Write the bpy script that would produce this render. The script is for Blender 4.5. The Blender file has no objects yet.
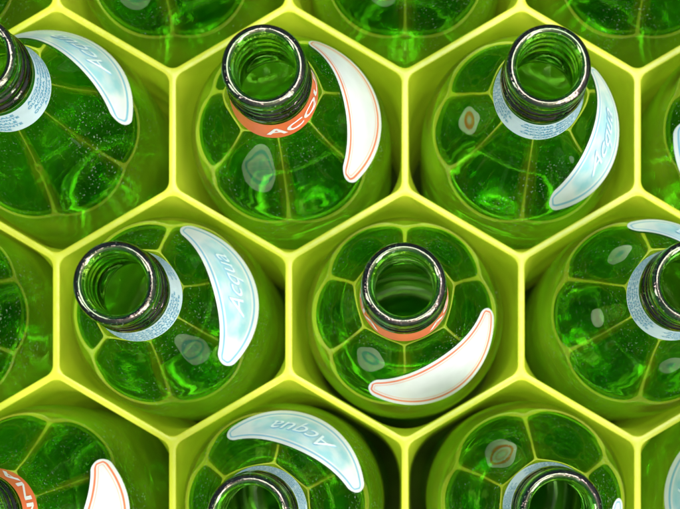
import bpy, math, random
from mathutils import Vector
random.seed(4)
P=0.00038
D=1600.0
NX,NY=405.0,455.0
scene=bpy.context.scene
col=scene.collection
def W(x,y,z=0): return Vector(((x-NX)*P,-(y-NY)*P,z*P))

# ---------------- materials
def new_mat(name):
    m=bpy.data.materials.new(name); m.use_nodes=True
    nt=m.node_tree; nt.nodes.clear()
    out=nt.nodes.new('ShaderNodeOutputMaterial')
    return m,nt,out
def N(nt,t,**kw):
    n=nt.nodes.new(t)
    for k,v in kw.items(): setattr(n,k,v)
    return n
def glass_mat(name,c0,c1,coat=0.0):
    m,nt,out=new_mat(name)
    L=nt.links.new
    tc=N(nt,'ShaderNodeTexCoord')
    no=N(nt,'ShaderNodeTexNoise'); no.inputs['Scale'].default_value=32; no.inputs['Detail'].default_value=0.5
    L(tc.outputs['Object'],no.inputs['Vector'])
    bp=N(nt,'ShaderNodeBump'); bp.inputs['Strength'].default_value=0.05 if not coat else 0.2; bp.inputs['Distance'].default_value=0.004
    L(no.outputs['Fac'],bp.inputs['Height'])
    g=N(nt,'ShaderNodeBsdfGlass'); g.inputs['IOR'].default_value=1.58
    g.inputs['Roughness'].default_value=0.0
    nc=N(nt,'ShaderNodeTexNoise'); nc.inputs['Scale'].default_value=36; nc.inputs['Detail'].default_value=2
    L(tc.outputs['Object'],nc.inputs['Vector'])
    cr=N(nt,'ShaderNodeValToRGB')
    cr.color_ramp.elements[0].position=0.3; cr.color_ramp.elements[0].color=c0+(1,)
    cr.color_ramp.elements[1].position=0.7; cr.color_ramp.elements[1].color=c1+(1,)
    L(nc.outputs['Fac'],cr.inputs['Fac']); L(cr.outputs['Color'],g.inputs['Color'])
    L(bp.outputs['Normal'],g.inputs['Normal'])
    gs=N(nt,'ShaderNodeBsdfGlossy'); gs.inputs['Roughness'].default_value=0.02; gs.inputs['Color'].default_value=(0.92,1.0,0.75,1); L(bp.outputs['Normal'],gs.inputs['Normal'])
    fr=N(nt,'ShaderNodeFresnel'); fr.inputs['IOR'].default_value=1.5; L(bp.outputs['Normal'],fr.inputs['Normal'])
    geo=N(nt,'ShaderNodeNewGeometry')
    inv=N(nt,'ShaderNodeMath',operation='SUBTRACT'); inv.inputs[0].default_value=1.0; L(geo.outputs['Backfacing'],inv.inputs[1])
    fc=N(nt,'ShaderNodeMath',operation='MINIMUM'); fc.inputs[1].default_value=0.20; L(fr.outputs[0],fc.inputs[0])
    fm=N(nt,'ShaderNodeMath',operation='MULTIPLY'); L(fc.outputs[0],fm.inputs[0]); L(inv.outputs[0],fm.inputs[1])
    mg=N(nt,'ShaderNodeMixShader'); L(fm.outputs[0],mg.inputs[0]); L(g.outputs[0],mg.inputs[1]); L(gs.outputs[0],mg.inputs[2])
    last=mg.outputs[0]
    if coat:
        gl=N(nt,'ShaderNodeBsdfPrincipled'); gl.inputs['Base Color'].default_value=(0.17,0.13,0.12,1)
        gl.inputs['Metallic'].default_value=1.0; gl.inputs['Roughness'].default_value=0.06
        n3=N(nt,'ShaderNodeTexNoise'); n3.inputs['Scale'].default_value=160; n3.inputs['Detail'].default_value=4
        L(tc.outputs['Object'],n3.inputs['Vector'])
        b3=N(nt,'ShaderNodeBump'); b3.inputs['Strength'].default_value=0.5; b3.inputs['Distance'].default_value=0.0025
        L(n3.outputs['Fac'],b3.inputs['Height']); L(b3.outputs['Normal'],gl.inputs['Normal'])
        n4=N(nt,'ShaderNodeTexNoise'); n4.inputs['Scale'].default_value=90; n4.inputs['Detail'].default_value=4
        L(tc.outputs['Object'],n4.inputs['Vector'])
        m4=N(nt,'ShaderNodeMapRange'); m4.inputs['From Min'].default_value=.35; m4.inputs['From Max'].default_value=.65; m4.inputs['To Min'].default_value=coat-.28; m4.inputs['To Max'].default_value=coat+.28
        L(n4.outputs['Fac'],m4.inputs['Value'])
        m0=N(nt,'ShaderNodeMixShader'); L(m4.outputs[0],m0.inputs[0])
        L(last,m0.inputs[1]); L(gl.outputs[0],m0.inputs[2]); last=m0.outputs[0]
    vo=N(nt,'ShaderNodeTexNoise'); vo.inputs['Scale'].default_value=1100; vo.inputs['Detail'].default_value=2
    L(tc.outputs['Object'],vo.inputs['Vector'])
    big=N(nt,'ShaderNodeTexNoise'); big.inputs['Scale'].default_value=50
    L(tc.outputs['Object'],big.inputs['Vector'])
    mr=N(nt,'ShaderNodeMapRange'); mr.inputs['From Min'].default_value=0.64; mr.inputs['From Max'].default_value=0.73
    L(vo.outputs['Fac'],mr.inputs['Value'])
    mr2=N(nt,'ShaderNodeMapRange'); mr2.inputs['From Min'].default_value=0.42; mr2.inputs['From Max'].default_value=0.7; mr2.inputs['To Max'].default_value=0.55
    L(big.outputs['Fac'],mr2.inputs['Value'])
    mu=N(nt,'ShaderNodeMath',operation='MULTIPLY'); L(mr.outputs[0],mu.inputs[0]); L(mr2.outputs[0],mu.inputs[1])
    mo=N(nt,'ShaderNodeMath',operation='MULTIPLY'); L(mu.outputs[0],mo.inputs[0]); L(inv.outputs[0],mo.inputs[1])
    d=N(nt,'ShaderNodeBsdfDiffuse'); d.inputs['Color'].default_value=(0.5,0.68,0.45,1)
    mx=N(nt,'ShaderNodeMixShader')
    L(mo.outputs[0],mx.inputs[0]); L(last,mx.inputs[1]); L(d.outputs[0],mx.inputs[2])
    L(mx.outputs[0],out.inputs['Surface'])
    return m
def plastic_mat():
    m,nt,out=new_mat("yellow_green_plastic")
    L=nt.links.new
    tc=N(nt,'ShaderNodeTexCoord')
    no=N(nt,'ShaderNodeTexNoise'); no.inputs['Scale'].default_value=25; no.inputs['Detail'].default_value=5
    L(tc.outputs['Object'],no.inputs['Vector'])
    cr=N(nt,'ShaderNodeValToRGB')
    cr.color_ramp.elements[0].position=0.3; cr.color_ramp.elements[0].color=(0.44,0.47,0.02,1)
    cr.color_ramp.elements[1].position=0.7; cr.color_ramp.elements[1].color=(0.60,0.60,0.05,1)
    L(no.outputs['Fac'],cr.inputs['Fac'])
    p=N(nt,'ShaderNodeBsdfPrincipled'); p.inputs['Roughness'].default_value=0.3
    L(cr.outputs['Color'],p.inputs['Base Color'])
    # faint emission imitates light carried down inside the translucent moulding, fading with depth
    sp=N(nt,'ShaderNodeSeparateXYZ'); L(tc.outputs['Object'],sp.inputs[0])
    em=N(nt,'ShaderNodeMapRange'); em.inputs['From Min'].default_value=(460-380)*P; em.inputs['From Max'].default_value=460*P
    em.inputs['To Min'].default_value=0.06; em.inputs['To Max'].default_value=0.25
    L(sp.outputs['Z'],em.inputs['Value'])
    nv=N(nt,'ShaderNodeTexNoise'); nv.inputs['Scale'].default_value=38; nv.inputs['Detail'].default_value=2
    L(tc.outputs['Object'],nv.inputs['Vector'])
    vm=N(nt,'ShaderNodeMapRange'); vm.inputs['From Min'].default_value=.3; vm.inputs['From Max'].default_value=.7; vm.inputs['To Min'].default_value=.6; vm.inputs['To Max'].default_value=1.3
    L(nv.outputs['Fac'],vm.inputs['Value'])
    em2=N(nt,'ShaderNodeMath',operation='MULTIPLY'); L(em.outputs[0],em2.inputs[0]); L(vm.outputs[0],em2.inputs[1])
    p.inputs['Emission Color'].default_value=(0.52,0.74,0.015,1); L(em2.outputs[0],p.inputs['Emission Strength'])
    n2=N(nt,'ShaderNodeTexNoise'); n2.inputs['Scale'].default_value=250
    L(tc.outputs['Object'],n2.inputs['Vector'])
    bp=N(nt,'ShaderNodeBump'); bp.inputs['Strength'].default_value=0.2; bp.inputs['Distance'].default_value=0.001
    L(n2.outputs['Fac'],bp.inputs['Height']); L(bp.outputs['Normal'],p.inputs['Normal'])
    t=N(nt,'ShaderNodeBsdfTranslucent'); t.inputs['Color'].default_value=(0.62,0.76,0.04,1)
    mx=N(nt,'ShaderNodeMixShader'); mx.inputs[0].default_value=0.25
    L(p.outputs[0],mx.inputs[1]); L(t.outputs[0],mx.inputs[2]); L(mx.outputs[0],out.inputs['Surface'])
    return m
def plain(name,c,rough=0.5,noise=0.0,alpha=1.0,scale=120):
    m,nt,out=new_mat(name); L=nt.links.new
    p=N(nt,'ShaderNodeBsdfPrincipled'); p.inputs['Roughness'].default_value=rough
    tc=N(nt,'ShaderNodeTexCoord'); no=N(nt,'ShaderNodeTexNoise'); no.inputs['Scale'].default_value=scale; no.inputs['Detail'].default_value=4
    L(tc.outputs['Object'],no.inputs['Vector'])
    cr=N(nt,'ShaderNodeValToRGB')
    cr.color_ramp.elements[0].position=0.35; cr.color_ramp.elements[0].color=tuple(v*(1-noise) for v in c)+(1,)
    cr.color_ramp.elements[1].position=0.65; cr.color_ramp.elements[1].color=c+(1,)
    L(no.outputs['Fac'],cr.inputs['Fac']); L(cr.outputs['Color'],p.inputs['Base Color'])
    p.inputs['Alpha'].default_value=alpha
    L(p.outputs[0],out.inputs['Surface'])
    return m
def label_mat(name,base,lines,fill,f0,tmax=2.0):
    m,nt,out=new_mat(name); L=nt.links.new
    uv=N(nt,'ShaderNodeUVMap'); sp=N(nt,'ShaderNodeSeparateXYZ'); L(uv.outputs[0],sp.inputs[0])
    mr=N(nt,'ShaderNodeMapRange'); mr.inputs['From Max'].default_value=20.0
    L(sp.outputs['Y'],mr.inputs['Value'])
    cr=N(nt,'ShaderNodeValToRGB'); r=cr.color_ramp
    def st(p,c):
        e=r.elements.new(p/20.0); e.color=c+(1,)
    r.elements[0].color=base+(1,); r.elements[1].color=base+(1,)
    for l0,l1,line in lines:
        st(l0-.3,base); st(l0+.25,line); st(l1-.25,line); st(l1+.3,base)
    L(mr.outputs[0],cr.inputs['Fac'])
    colr=cr.outputs['Color']
    if fill:
        tc2=N(nt,'ShaderNodeTexCoord'); nz=N(nt,'ShaderNodeTexNoise'); nz.inputs['Scale'].default_value=160; nz.inputs['Detail'].default_value=3
        L(tc2.outputs['Object'],nz.inputs['Vector'])
        ab=N(nt,'ShaderNodeMath',operation='ABSOLUTE'); L(sp.outputs['X'],ab.inputs[0])
        a1=N(nt,'ShaderNodeMapRange'); a1.inputs['From Min'].default_value=tmax-.04; a1.inputs['From Max'].default_value=tmax+.04; a1.inputs['To Min'].default_value=1; a1.inputs['To Max'].default_value=0.15
        L(ab.outputs[0],a1.inputs['Value'])
        a2=N(nt,'ShaderNodeMapRange'); a2.inputs['From Min'].default_value=f0-.3; a2.inputs['From Max'].default_value=f0+.4
        L(sp.outputs['Y'],a2.inputs['Value'])
        a3=N(nt,'ShaderNodeMapRange'); a3.inputs['From Min'].default_value=.35; a3.inputs['From Max'].default_value=.65; a3.inputs['To Min'].default_value=.45
        L(nz.outputs['Fac'],a3.inputs['Value'])
        q1=N(nt,'ShaderNodeMath',operation='MULTIPLY'); L(a1.outputs[0],q1.inputs[0]); L(a2.outputs[0],q1.inputs[1])
        q2=N(nt,'ShaderNodeMath',operation='MULTIPLY'); L(q1.outputs[0],q2.inputs[0]); L(a3.outputs[0],q2.inputs[1])
        mf=N(nt,'ShaderNodeMix',data_type='RGBA'); L(q2.outputs[0],mf.inputs['Factor']); L(colr,mf.inputs['A']); mf.inputs['B'].default_value=fill+(1,)
        colr=mf.outputs['Result']
    tc=N(nt,'ShaderNodeTexCoord'); no=N(nt,'ShaderNodeTexNoise'); no.inputs['Scale'].default_value=90; no.inputs['Detail'].default_value=5
    L(tc.outputs['Object'],no.inputs['Vector'])
    mr3=N(nt,'ShaderNodeMapRange'); mr3.inputs['From Min'].default_value=.3; mr3.inputs['From Max'].default_value=.7; mr3.inputs['To Min'].default_value=.84; mr3.inputs['To Max'].default_value=1.0
    L(no.outputs['Fac'],mr3.inputs['Value'])
    mm=N(nt,'ShaderNodeMix',data_type='RGBA',blend_type='MULTIPLY'); mm.inputs['Factor'].default_value=1
    L(colr,mm.inputs['A']); L(mr3.outputs[0],mm.inputs['B'])
    p=N(nt,'ShaderNodeBsdfPrincipled'); p.inputs['Roughness'].default_value=0.3
    L(mm.outputs['Result'],p.inputs['Base Color']); L(p.outputs[0],out.inputs['Surface'])
    return m
M_glass=glass_mat("green_glass",(0.55,0.93,0.30),(0.72,0.99,0.42))
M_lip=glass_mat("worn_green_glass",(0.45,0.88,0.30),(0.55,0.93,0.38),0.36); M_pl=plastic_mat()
WHITE=(0.80,0.84,0.86)
OR=(0.85,0.20,0.09)
M_lab_o=label_mat("white_orange_label",WHITE,[(2.4,3.8,OR),(5.0,5.6,(0.85,0.48,0.38))],None,0)
M_lab_b=label_mat("white_blue_label",WHITE,[(2.8,4.1,(0.22,0.52,0.72))],(0.36,0.68,0.76),5.4,0.66)
M_band_o=plain("orange_band_paper",(0.85,0.17,0.06),.4,.15)
M_band_b=plain("pale_blue_band_paper",(0.62,0.79,0.86),.4,.12)
M_inkw=plain("white_ink",(0.85,0.85,0.82),.4)
M_inkb=plain("blue_ink",(0.10,0.36,0.55),.4)
M_inkl=plain("light_blue_ink",(0.32,0.60,0.75),.4)
M_inkg=plain("pale_ink",(0.74,0.87,0.91),.4)
M_floor=plain("dark_crate_floor",(0.28,0.37,0.03),.6,.6,1.0,30)
M_ground=plain("dark_ground",(0.06,0.065,0.05),.9,.4)

# ---------------- bottle profile (r,z) px
shoulder=[(99,-420),(99.5,-300),(101.5,-120),(101.5,-55),(99.5,-15),(94.5,17),(86,43),(75.5,70),(64.5,96),(54,121),(45.8,147),(40,173),(36.5,201),(34.5,228)]
def catmull(pts,n=6):
    o=[]
    for i in range(len(pts)-1):
        p0=pts[max(i-1,0)];p1=pts[i];p2=pts[i+1];p3=pts[min(i+2,len(pts)-1)]
        for k in range(n):
            t=k/n
            o.append(tuple(0.5*((2*p1[j])+(-p0[j]+p2[j])*t+(2*p0[j]-5*p1[j]+4*p2[j]-p3[j])*t*t+(-p0[j]+3*p1[j]-3*p2[j]+p3[j])*t**3) for j in (0,1)))
    o.append(pts[-1]); return o
SH=catmull(shoulder[2:],8)
base=catmull([(0.0,-436),(30,-438),(58,-445),(72,-449.5),(86,-446),(96,-436),(99,-420)],4)
finish=catmull([(34.5,228),(34.6,231),(36.4,233.5),(37,237.5),(36,242),(33.2,245),(32.4,248.5),(32.6,251),(35.2,254),(35.2,257),(32.4,260),(32.2,262.5),(34.8,265.5),(34.8,268.5),(32.4,271.5),(32.6,274),(34.6,276.5),(35.4,280.5),(34.8,285),(32.6,287.6),(30,288.4),(27.4,287),(26,283.5),(25.2,277)],4)
inner=[(25.2,277),(24.8,250),(24.8,228),(26.5,201),(30.5,173),(36.8,147),(45.8,121),(56.8,96),(68,70),(78.5,43),(87,17),(92,-15),(94.2,-55),(94.5,-120),(93.5,-412),(87,-432),(66,-437),(50,-432),(28,-424),(0.0,-421)]
inner=catmull(inner,5)
prof=base[:-1]+[(99,-420),(100.3,-270)]+SH[:-1]+finish[:-1]+inner
LIP0=len(base)-1+2+len(SH)-1; LIP1=LIP0+len(finish)-12
def z_of_r(r):
    pts=[p for p in SH if p[1]>-60]
    for a,b in zip(pts[:-1],pts[1:]):
        if a[0]>=r>=b[0]:
            t=(a[0]-r)/max(a[0]-b[0],1e-6); return a[1]+(b[1]-a[1])*t
    return pts[-1][1] if r<pts[-1][0] else -30
def r_of_z(z):
    for a,b in zip(SH[:-1],SH[1:]):
        if a[1]<=z<=b[1]:
            t=(z-a[1])/(b[1]-a[1]); return a[0]+(b[0]-a[0])*t
    return SH[-1][0]
def normal_at(z):
    e=1.5; dr=r_of_z(z+e)-r_of_z(z-e); l=math.hypot(dr,2*e); return (2*e/l,-dr/l)
ZB=450.0
def pt(r,th,z): return (r*math.cos(th)*P,r*math.sin(th)*P,(z+ZB)*P)
def surf(th,z,off=0.0):
    n=normal_at(z); return pt(r_of_z(z)+n[0]*off,th,z+n[1]*off)
def mesh_from(name,v,f,mat,uvs=None,smooth=True):
    me=bpy.data.meshes.new(name); me.from_pydata(v,[],f); me.materials.append(mat)
    if smooth:
        for p in me.polygons: p.use_smooth=True
    if uvs:
        l=me.uv_layers.new(name="UVMap")
        for lp in me.loops: l.data[lp.index].uv=uvs[lp.vertex_index]
    me.update(); return me
def lathe():
    S=112; v=[];f=[]; rows=[]; mi=[]
    for r,z in prof:
        if r<0.01:
            rows.append([len(v)]); v.append((0,0,(z+ZB)*P))
        else:
            rows.append(list(range(len(v),len(v)+S)))
            for k in range(S): v.append(pt(r,2*math.pi*k/S,z))
    for i,(a,b) in enumerate(zip(rows[:-1],rows[1:])):
        for k in range(S):
            k2=(k+1)%S
            if len(a)==1: f.append((a[0],b[k2],b[k]))
            elif len(b)==1: f.append((a[k],a[k2],b[0]))
            else: f.append((a[k],a[k2],b[k2],b[k]))
            mi.append(1 if LIP0<=i<LIP1 else 0)
    me=mesh_from("bottle_glass",v,f,M_glass); me.materials.append(M_lip)
    for p,m in zip(me.polygons,mi): p.material_index=m
    return me
ME_glass=lathe()
HA=math.radians(58)
def crescent(mat,name):
    v=[];f=[];uv=[]
    NU,NV=120,16
    Lh=HA*76+1.0
    for i in range(NU+1):
        t=-math.cos(math.pi*i/NU)
        h=5.8+11.0*math.cos(t*math.pi/2)
        s_end=Lh*(1-abs(t)); R=7.0
        if s_end<R: h=h*math.sqrt(max(R*R-(R-s_end)**2,0))/R
        rc=75.5+4.5*t*t
        for j in range(NV+1):
            s=-1+2*j/NV
            z=z_of_r(rc+s*h)
            v.append(surf(t*HA,z,0.9))
            uv.append((t,min((1-abs(s))*h,s_end)))
    for i in range(NU):
        for j in range(NV):
            a=i*(NV+1)+j; f.append((a,a+NV+1,a+NV+2,a+1))
    return mesh_from(name,v,f,mat,uv)
ME_cr_o=crescent(M_lab_o,"shoulder_label"); ME_cr_b=crescent(M_lab_b,"shoulder_label")
def band(mat,z0):
    v=[];f=[];S=96;zs=[z0+(224-z0)*i/6 for i in range(7)]
    for z in zs:
        for k in range(S): v.append(surf(2*math.pi*k/S,z,1.0))
    for i in range(len(zs)-1):
        for k in range(S):
            k2=(k+1)%S; f.append((i*S+k,i*S+k2,(i+1)*S+k2,(i+1)*S+k))
    return mesh_from("neck_label",v,f,mat)
ME_bd_o=band(M_band_o,185); ME_bd_b=band(M_band_b,180)
def text_mesh(s,shear=0.0,offset=0.0):
    cu=bpy.data.curves.new("txt",'FONT'); cu.body=s; cu.size=1; cu.align_x='CENTER'; cu.align_y='CENTER'; cu.shear=shear; cu.offset=offset; cu.resolution_u=4
    ob=bpy.data.objects.new("txt",cu); col.objects.link(ob)
    dg=bpy.context.evaluated_depsgraph_get(); dg.update()
    me=bpy.data.meshes.new_from_object(ob.evaluated_get(dg))
    v=[tuple(q.co) for q in me.vertices]; f=[tuple(p.vertices) for p in me.polygons]
    bpy.data.objects.remove(ob); bpy.data.meshes.remove(me); bpy.data.curves.remove(cu)
    return v,f
def wrap_band_text(lines,mat,reps):
    V=[];F=[]
    for s,size,zc in lines:
        tv,tf=text_mesh(s,0,0.02)
        wd=max(p[0] for p in tv)-min(p[0] for p in tv)
        R=r_of_z(zc); sx=min(1.0,(2*math.pi*R/reps-10)/(wd*size))
        for k in range(reps):
            a0=2*math.pi*k/reps; b=len(V)
            for x,y,_ in tv: V.append(surf(a0+x*size*sx/R,zc+y*size,1.5))
            F+= [tuple(i+b for i in q) for q in tf]
    return mesh_from("lettering",V,F,mat,smooth=False)
ME_tx_o=wrap_band_text([("ACQUA PANNA",25,203)],M_inkw,1)
ME_tx_b=wrap_band_text([("ACQUA MINERALE NATURALE",7,217),("OLIGOMINERALE ACQUA DI FONTE",6.4,209),("ACQUA MINERALE NATURALE",7,201),("OLIGOMINERALE ACQUA DI FONTE",6.4,193),("ACQUA MINERALE NATURALE",6,186)],M_inkb,2)
def cres_text(s,size,shear):
    V=[];F=[];mi=[]
    for m,(off,h) in enumerate(((0.025,1.4),(0.0,1.9))):
        tv,tf=text_mesh(s,shear,off); b=len(V)
        for x,y,_ in tv:
            th=x*size/78.0; t=th/HA
            rc=75+4*t*t
            V.append(surf(th,z_of_r(rc-(y)*size*0.6),h))
        F+=[tuple(i+b for i in q) for q in tf]; mi+=[m]*len(tf)
    me=mesh_from("lettering",V,F,M_inkl,smooth=False); me.materials.append(M_inkg)
    for p,k in zip(me.polygons,mi): p.material_index=k
    return me
ME_ct_b=cres_text("Acqua",25,0.55)

def add(name,data,parent=None,rz=0.0,loc=(0,0,0)):
    o=bpy.data.objects.new(name,data); col.objects.link(o)
    o.location=loc; o.rotation_euler=(0,0,rz)
    if parent: o.parent=parent
    return o
B=[
 (56,132,'b',-53,-3,0,-2,-4),
 (289,132,'o',-15,0,-1,0,5),
 (521,132,'b',17,2,-1,0,5),
 (753,132,'b',120,0,0,0,0),
 (-60,316,'b',120,0,0,0,0),
 (172,316,'b',-17,0,-1,-5,-1),
 (405,316,'o',57,0,-1,-1,0),
 (637,316,'b',-47,1,0,4,-3),
 (56,500,'o',24,-7,2,-9,4),
 (289,500,'b',-67,-2,0,-10,5),
 (521,500,'b',55,2,0,10,1),
 (753,500,'b',190,0,0,0,0),
 (172,-52,'o',-90,0,2,0,0),
 (405,-52,'b',-80,0,2,0,0),
 (637,-52,'b',-100,0,2,0,0),
 (-60,-52,'b',-90,0,2,0,0),
]
LBL={'o':"empty green glass bottle with white crescent label and orange neck band",
     'b':"empty green glass bottle with pale blue crescent label and neck band"}
for cx,cy,kind,ang,dx,dy,lx,ly in B:
    root=bpy.data.objects.new("glass_bottle",None); col.objects.link(root)
    root.empty_display_size=0.03
    root.location=W(cx+dx,cy+dy,-450)
    root.rotation_euler=(math.atan2(ly,738),math.atan2(lx,738),0)
    root["label"]=LBL[kind]; root["category"]="bottle"; root["group"]="green bottles standing in the crate"
    a=-math.radians(ang)
    add("bottle_body",ME_glass,root,random.uniform(0,6))
    c=add("shoulder_label",ME_cr_o if kind=='o' else ME_cr_b,root,a)
    if kind=='b': add("lettering",ME_ct_b,c)
    nb=add("neck_label",ME_bd_o if kind=='o' else ME_bd_b,root,0)
    ta={(289,132):46,(405,316):90,(56,500):-70}.get((cx,cy),random.uniform(-180,180))
    add("lettering",ME_tx_o if kind=='o' else ME_tx_b,nb,math.radians(ta))

# ---------------- crate
crate=bpy.data.objects.new("bottle_crate",None); col.objects.link(crate)
crate.location=W(405,316,-460)
crate["label"]="yellow-green plastic crate with hexagonal bottle cells"; crate["category"]="crate"
HX=116.25
def hexpts(cx,cy):
    return [(cx,cy-126),(cx+HX,cy-58),(cx+HX,cy+58),(cx,cy+126),(cx-HX,cy+58),(cx-HX,cy-58)]
def offset_poly(pts,d):
    n=len(pts); o=[]
    cx=sum(p[0] for p in pts)/n; cy=sum(p[1] for p in pts)/n
    for i in range(n):
        a=Vector(pts[i-1]);b=Vector(pts[i]);c=Vector(pts[(i+1)%n])
        e1=(b-a).normalized(); e2=(c-b).normalized()
        n1=Vector((-e1.y,e1.x)); n2=Vector((-e2.y,e2.x))
        if n1.dot(Vector((cx,cy))-b)<0: n1=-n1
        if n2.dot(Vector((cx,cy))-b)<0: n2=-n2
        m=(n1+n2); m=m/(m.dot(n1)); o.append(b+m*d)
    return o
def round_poly(pts,rad,n=8):
    o=[]; L=len(pts)
    for i in range(L):
        b=pts[i]; a=pts[i-1]; c=pts[(i+1)%L]
        u=(a-b).normalized(); w=(c-b).normalized()
        p=b+u*rad; q=b+w*rad
        for k in range(n+1):
            t=k/n; o.append(p*(1-t)**2+b*2*t*(1-t)+q*t*t)
    return o
v=[];f=[]
def cell(cx,cy):
    hp=hexpts(cx,cy); n=8; loops=[]
    hv=[Vector(p) for p in hp]; o=[]
    for i in range(6):
        b=hv[i];a=hv[i-1];c=hv[(i+1)%6]
        u=(a-b).normalized(); w=(c-b).normalized()
        for k in range(n+1):
            t=k/n
            o.append(b+u*7*(1-2*t) if t<.5 else b+w*7*(2*t-1))
    loops.append((o,0.0))
    for d,z,r in [(2.7,0.0,7),(3.2,-0.2,7),(3.4,-0.7,8),(3.5,-2,9),(3.8,-12,16),(4.3,-45,36),(5.2,-300,42),(6.2,-440,42),(6.4,-452,42)]:
        loops.append((round_poly(offset_poly(hp,d),r,n),z))
    st=[]
    for lp,z in loops:
        st.append(len(v))
        for p in lp: v.append(tuple(W(p.x,p.y,z)-crate.location))
    m=len(loops[0][0])
    for a,b in zip(st[:-1],st[1:]):
        for k in range(m):
            k2=(k+1)%m; f.append((a+k,b+k,b+k2,a+k2))
for j in range(-3,4):
    for k in range(-4,5):
        cx=405+232.5*(k+(0.5 if j%2 else 0)); cy=316+184*j
        if -320<cx<1000 and -300<cy<900: cell(cx,cy)
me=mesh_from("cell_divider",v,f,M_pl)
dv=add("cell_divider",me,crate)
fv=[];ff=[]
def box(x0,y0,x1,y1,z0,z1):
    b=len(fv)
    for z in (z0,z1):
        for x,y in ((x0,y0),(x1,y0),(x1,y1),(x0,y1)): fv.append(tuple(W(x,y,z)-crate.location))
    ff.extend([(b,b+1,b+2,b+3),(b+4,b+5,b+6,b+7),(b,b+1,b+5,b+4),(b+1,b+2,b+6,b+5),(b+2,b+3,b+7,b+6),(b+3,b,b+4,b+7)])
box(-320,-300,1000,900,-459,-453)
add("crate_floor",mesh_from("crate_floor",fv,ff,M_floor,smooth=False),crate)

g=bpy.data.meshes.new("ground"); s=3.0
g.from_pydata([(-s,-s,0),(s,-s,0),(s,s,0),(-s,s,0)],[],[(0,1,2,3)]); g.materials.append(M_ground)
go=add("ground",g,None,0,(0,0,-462*P)); go["kind"]="structure"

# ---------------- light
w=bpy.data.worlds.new("World"); scene.world=w; w.use_nodes=True
nt=w.node_tree; bg=nt.nodes['Background']
sky=nt.nodes.new('ShaderNodeTexSky'); sky.sky_type='NISHITA'; sky.sun_disc=False
el,az=math.radians(62),math.radians(140)
sky.sun_elevation=el; sky.sun_rotation=az
sky.dust_density=6; sky.air_density=1.0; sky.ozone_density=1.0
nt.links.new(sky.outputs[0],bg.inputs[0]); bg.inputs[1].default_value=0.11
sd=bpy.data.lights.new("sun",'SUN'); sd.energy=1.6; sd.angle=math.radians(12); sd.color=(1,0.96,0.9)
so=bpy.data.objects.new("sun",sd); col.objects.link(so)
dirv=Vector((math.sin(az)*math.cos(el),math.cos(az)*math.cos(el),math.sin(el)))
so.rotation_euler=dirv.to_track_quat('Z','Y').to_euler()
def area(name,loc,size,power,target=(0,0,0)):
    l=bpy.data.lights.new(name,'AREA'); l.shape='RECTANGLE'; l.size=size[0]; l.size_y=size[1]; l.energy=power; l.color=(1,0.99,0.96)
    o=bpy.data.objects.new(name,l); col.objects.link(o); o.location=loc
    o.rotation_euler=(Vector(loc)-Vector(target)).to_track_quat('Z','Y').to_euler()
area("added_soft_light",(0.15,0.5,1.6),(0.9,0.7),27,(0,0.07,0))  # three unseen area lights, added for highlights and reflections on the glass
area("added_soft_light",(0.9,-0.7,1.0),(0.30,0.9),13,(0,0.05,0))
area("added_soft_light",(-1.0,-0.2,1.0),(0.25,0.8),10,(0,0.05,0))

cam=bpy.data.cameras.new("camera"); co=bpy.data.objects.new("camera",cam); col.objects.link(co)
co.location=(0,0,D*P); cam.sensor_width=36; cam.lens=D/680*36
cam.shift_x=-65/680; cam.shift_y=200.5/680
cam.clip_start=0.01; cam.clip_end=50
cam.dof.use_dof=True; cam.dof.focus_distance=(D-200)*P; cam.dof.aperture_fstop=20
scene.camera=co
scene.view_settings.view_transform='Standard'; scene.view_settings.look='None'; scene.view_settings.exposure=0
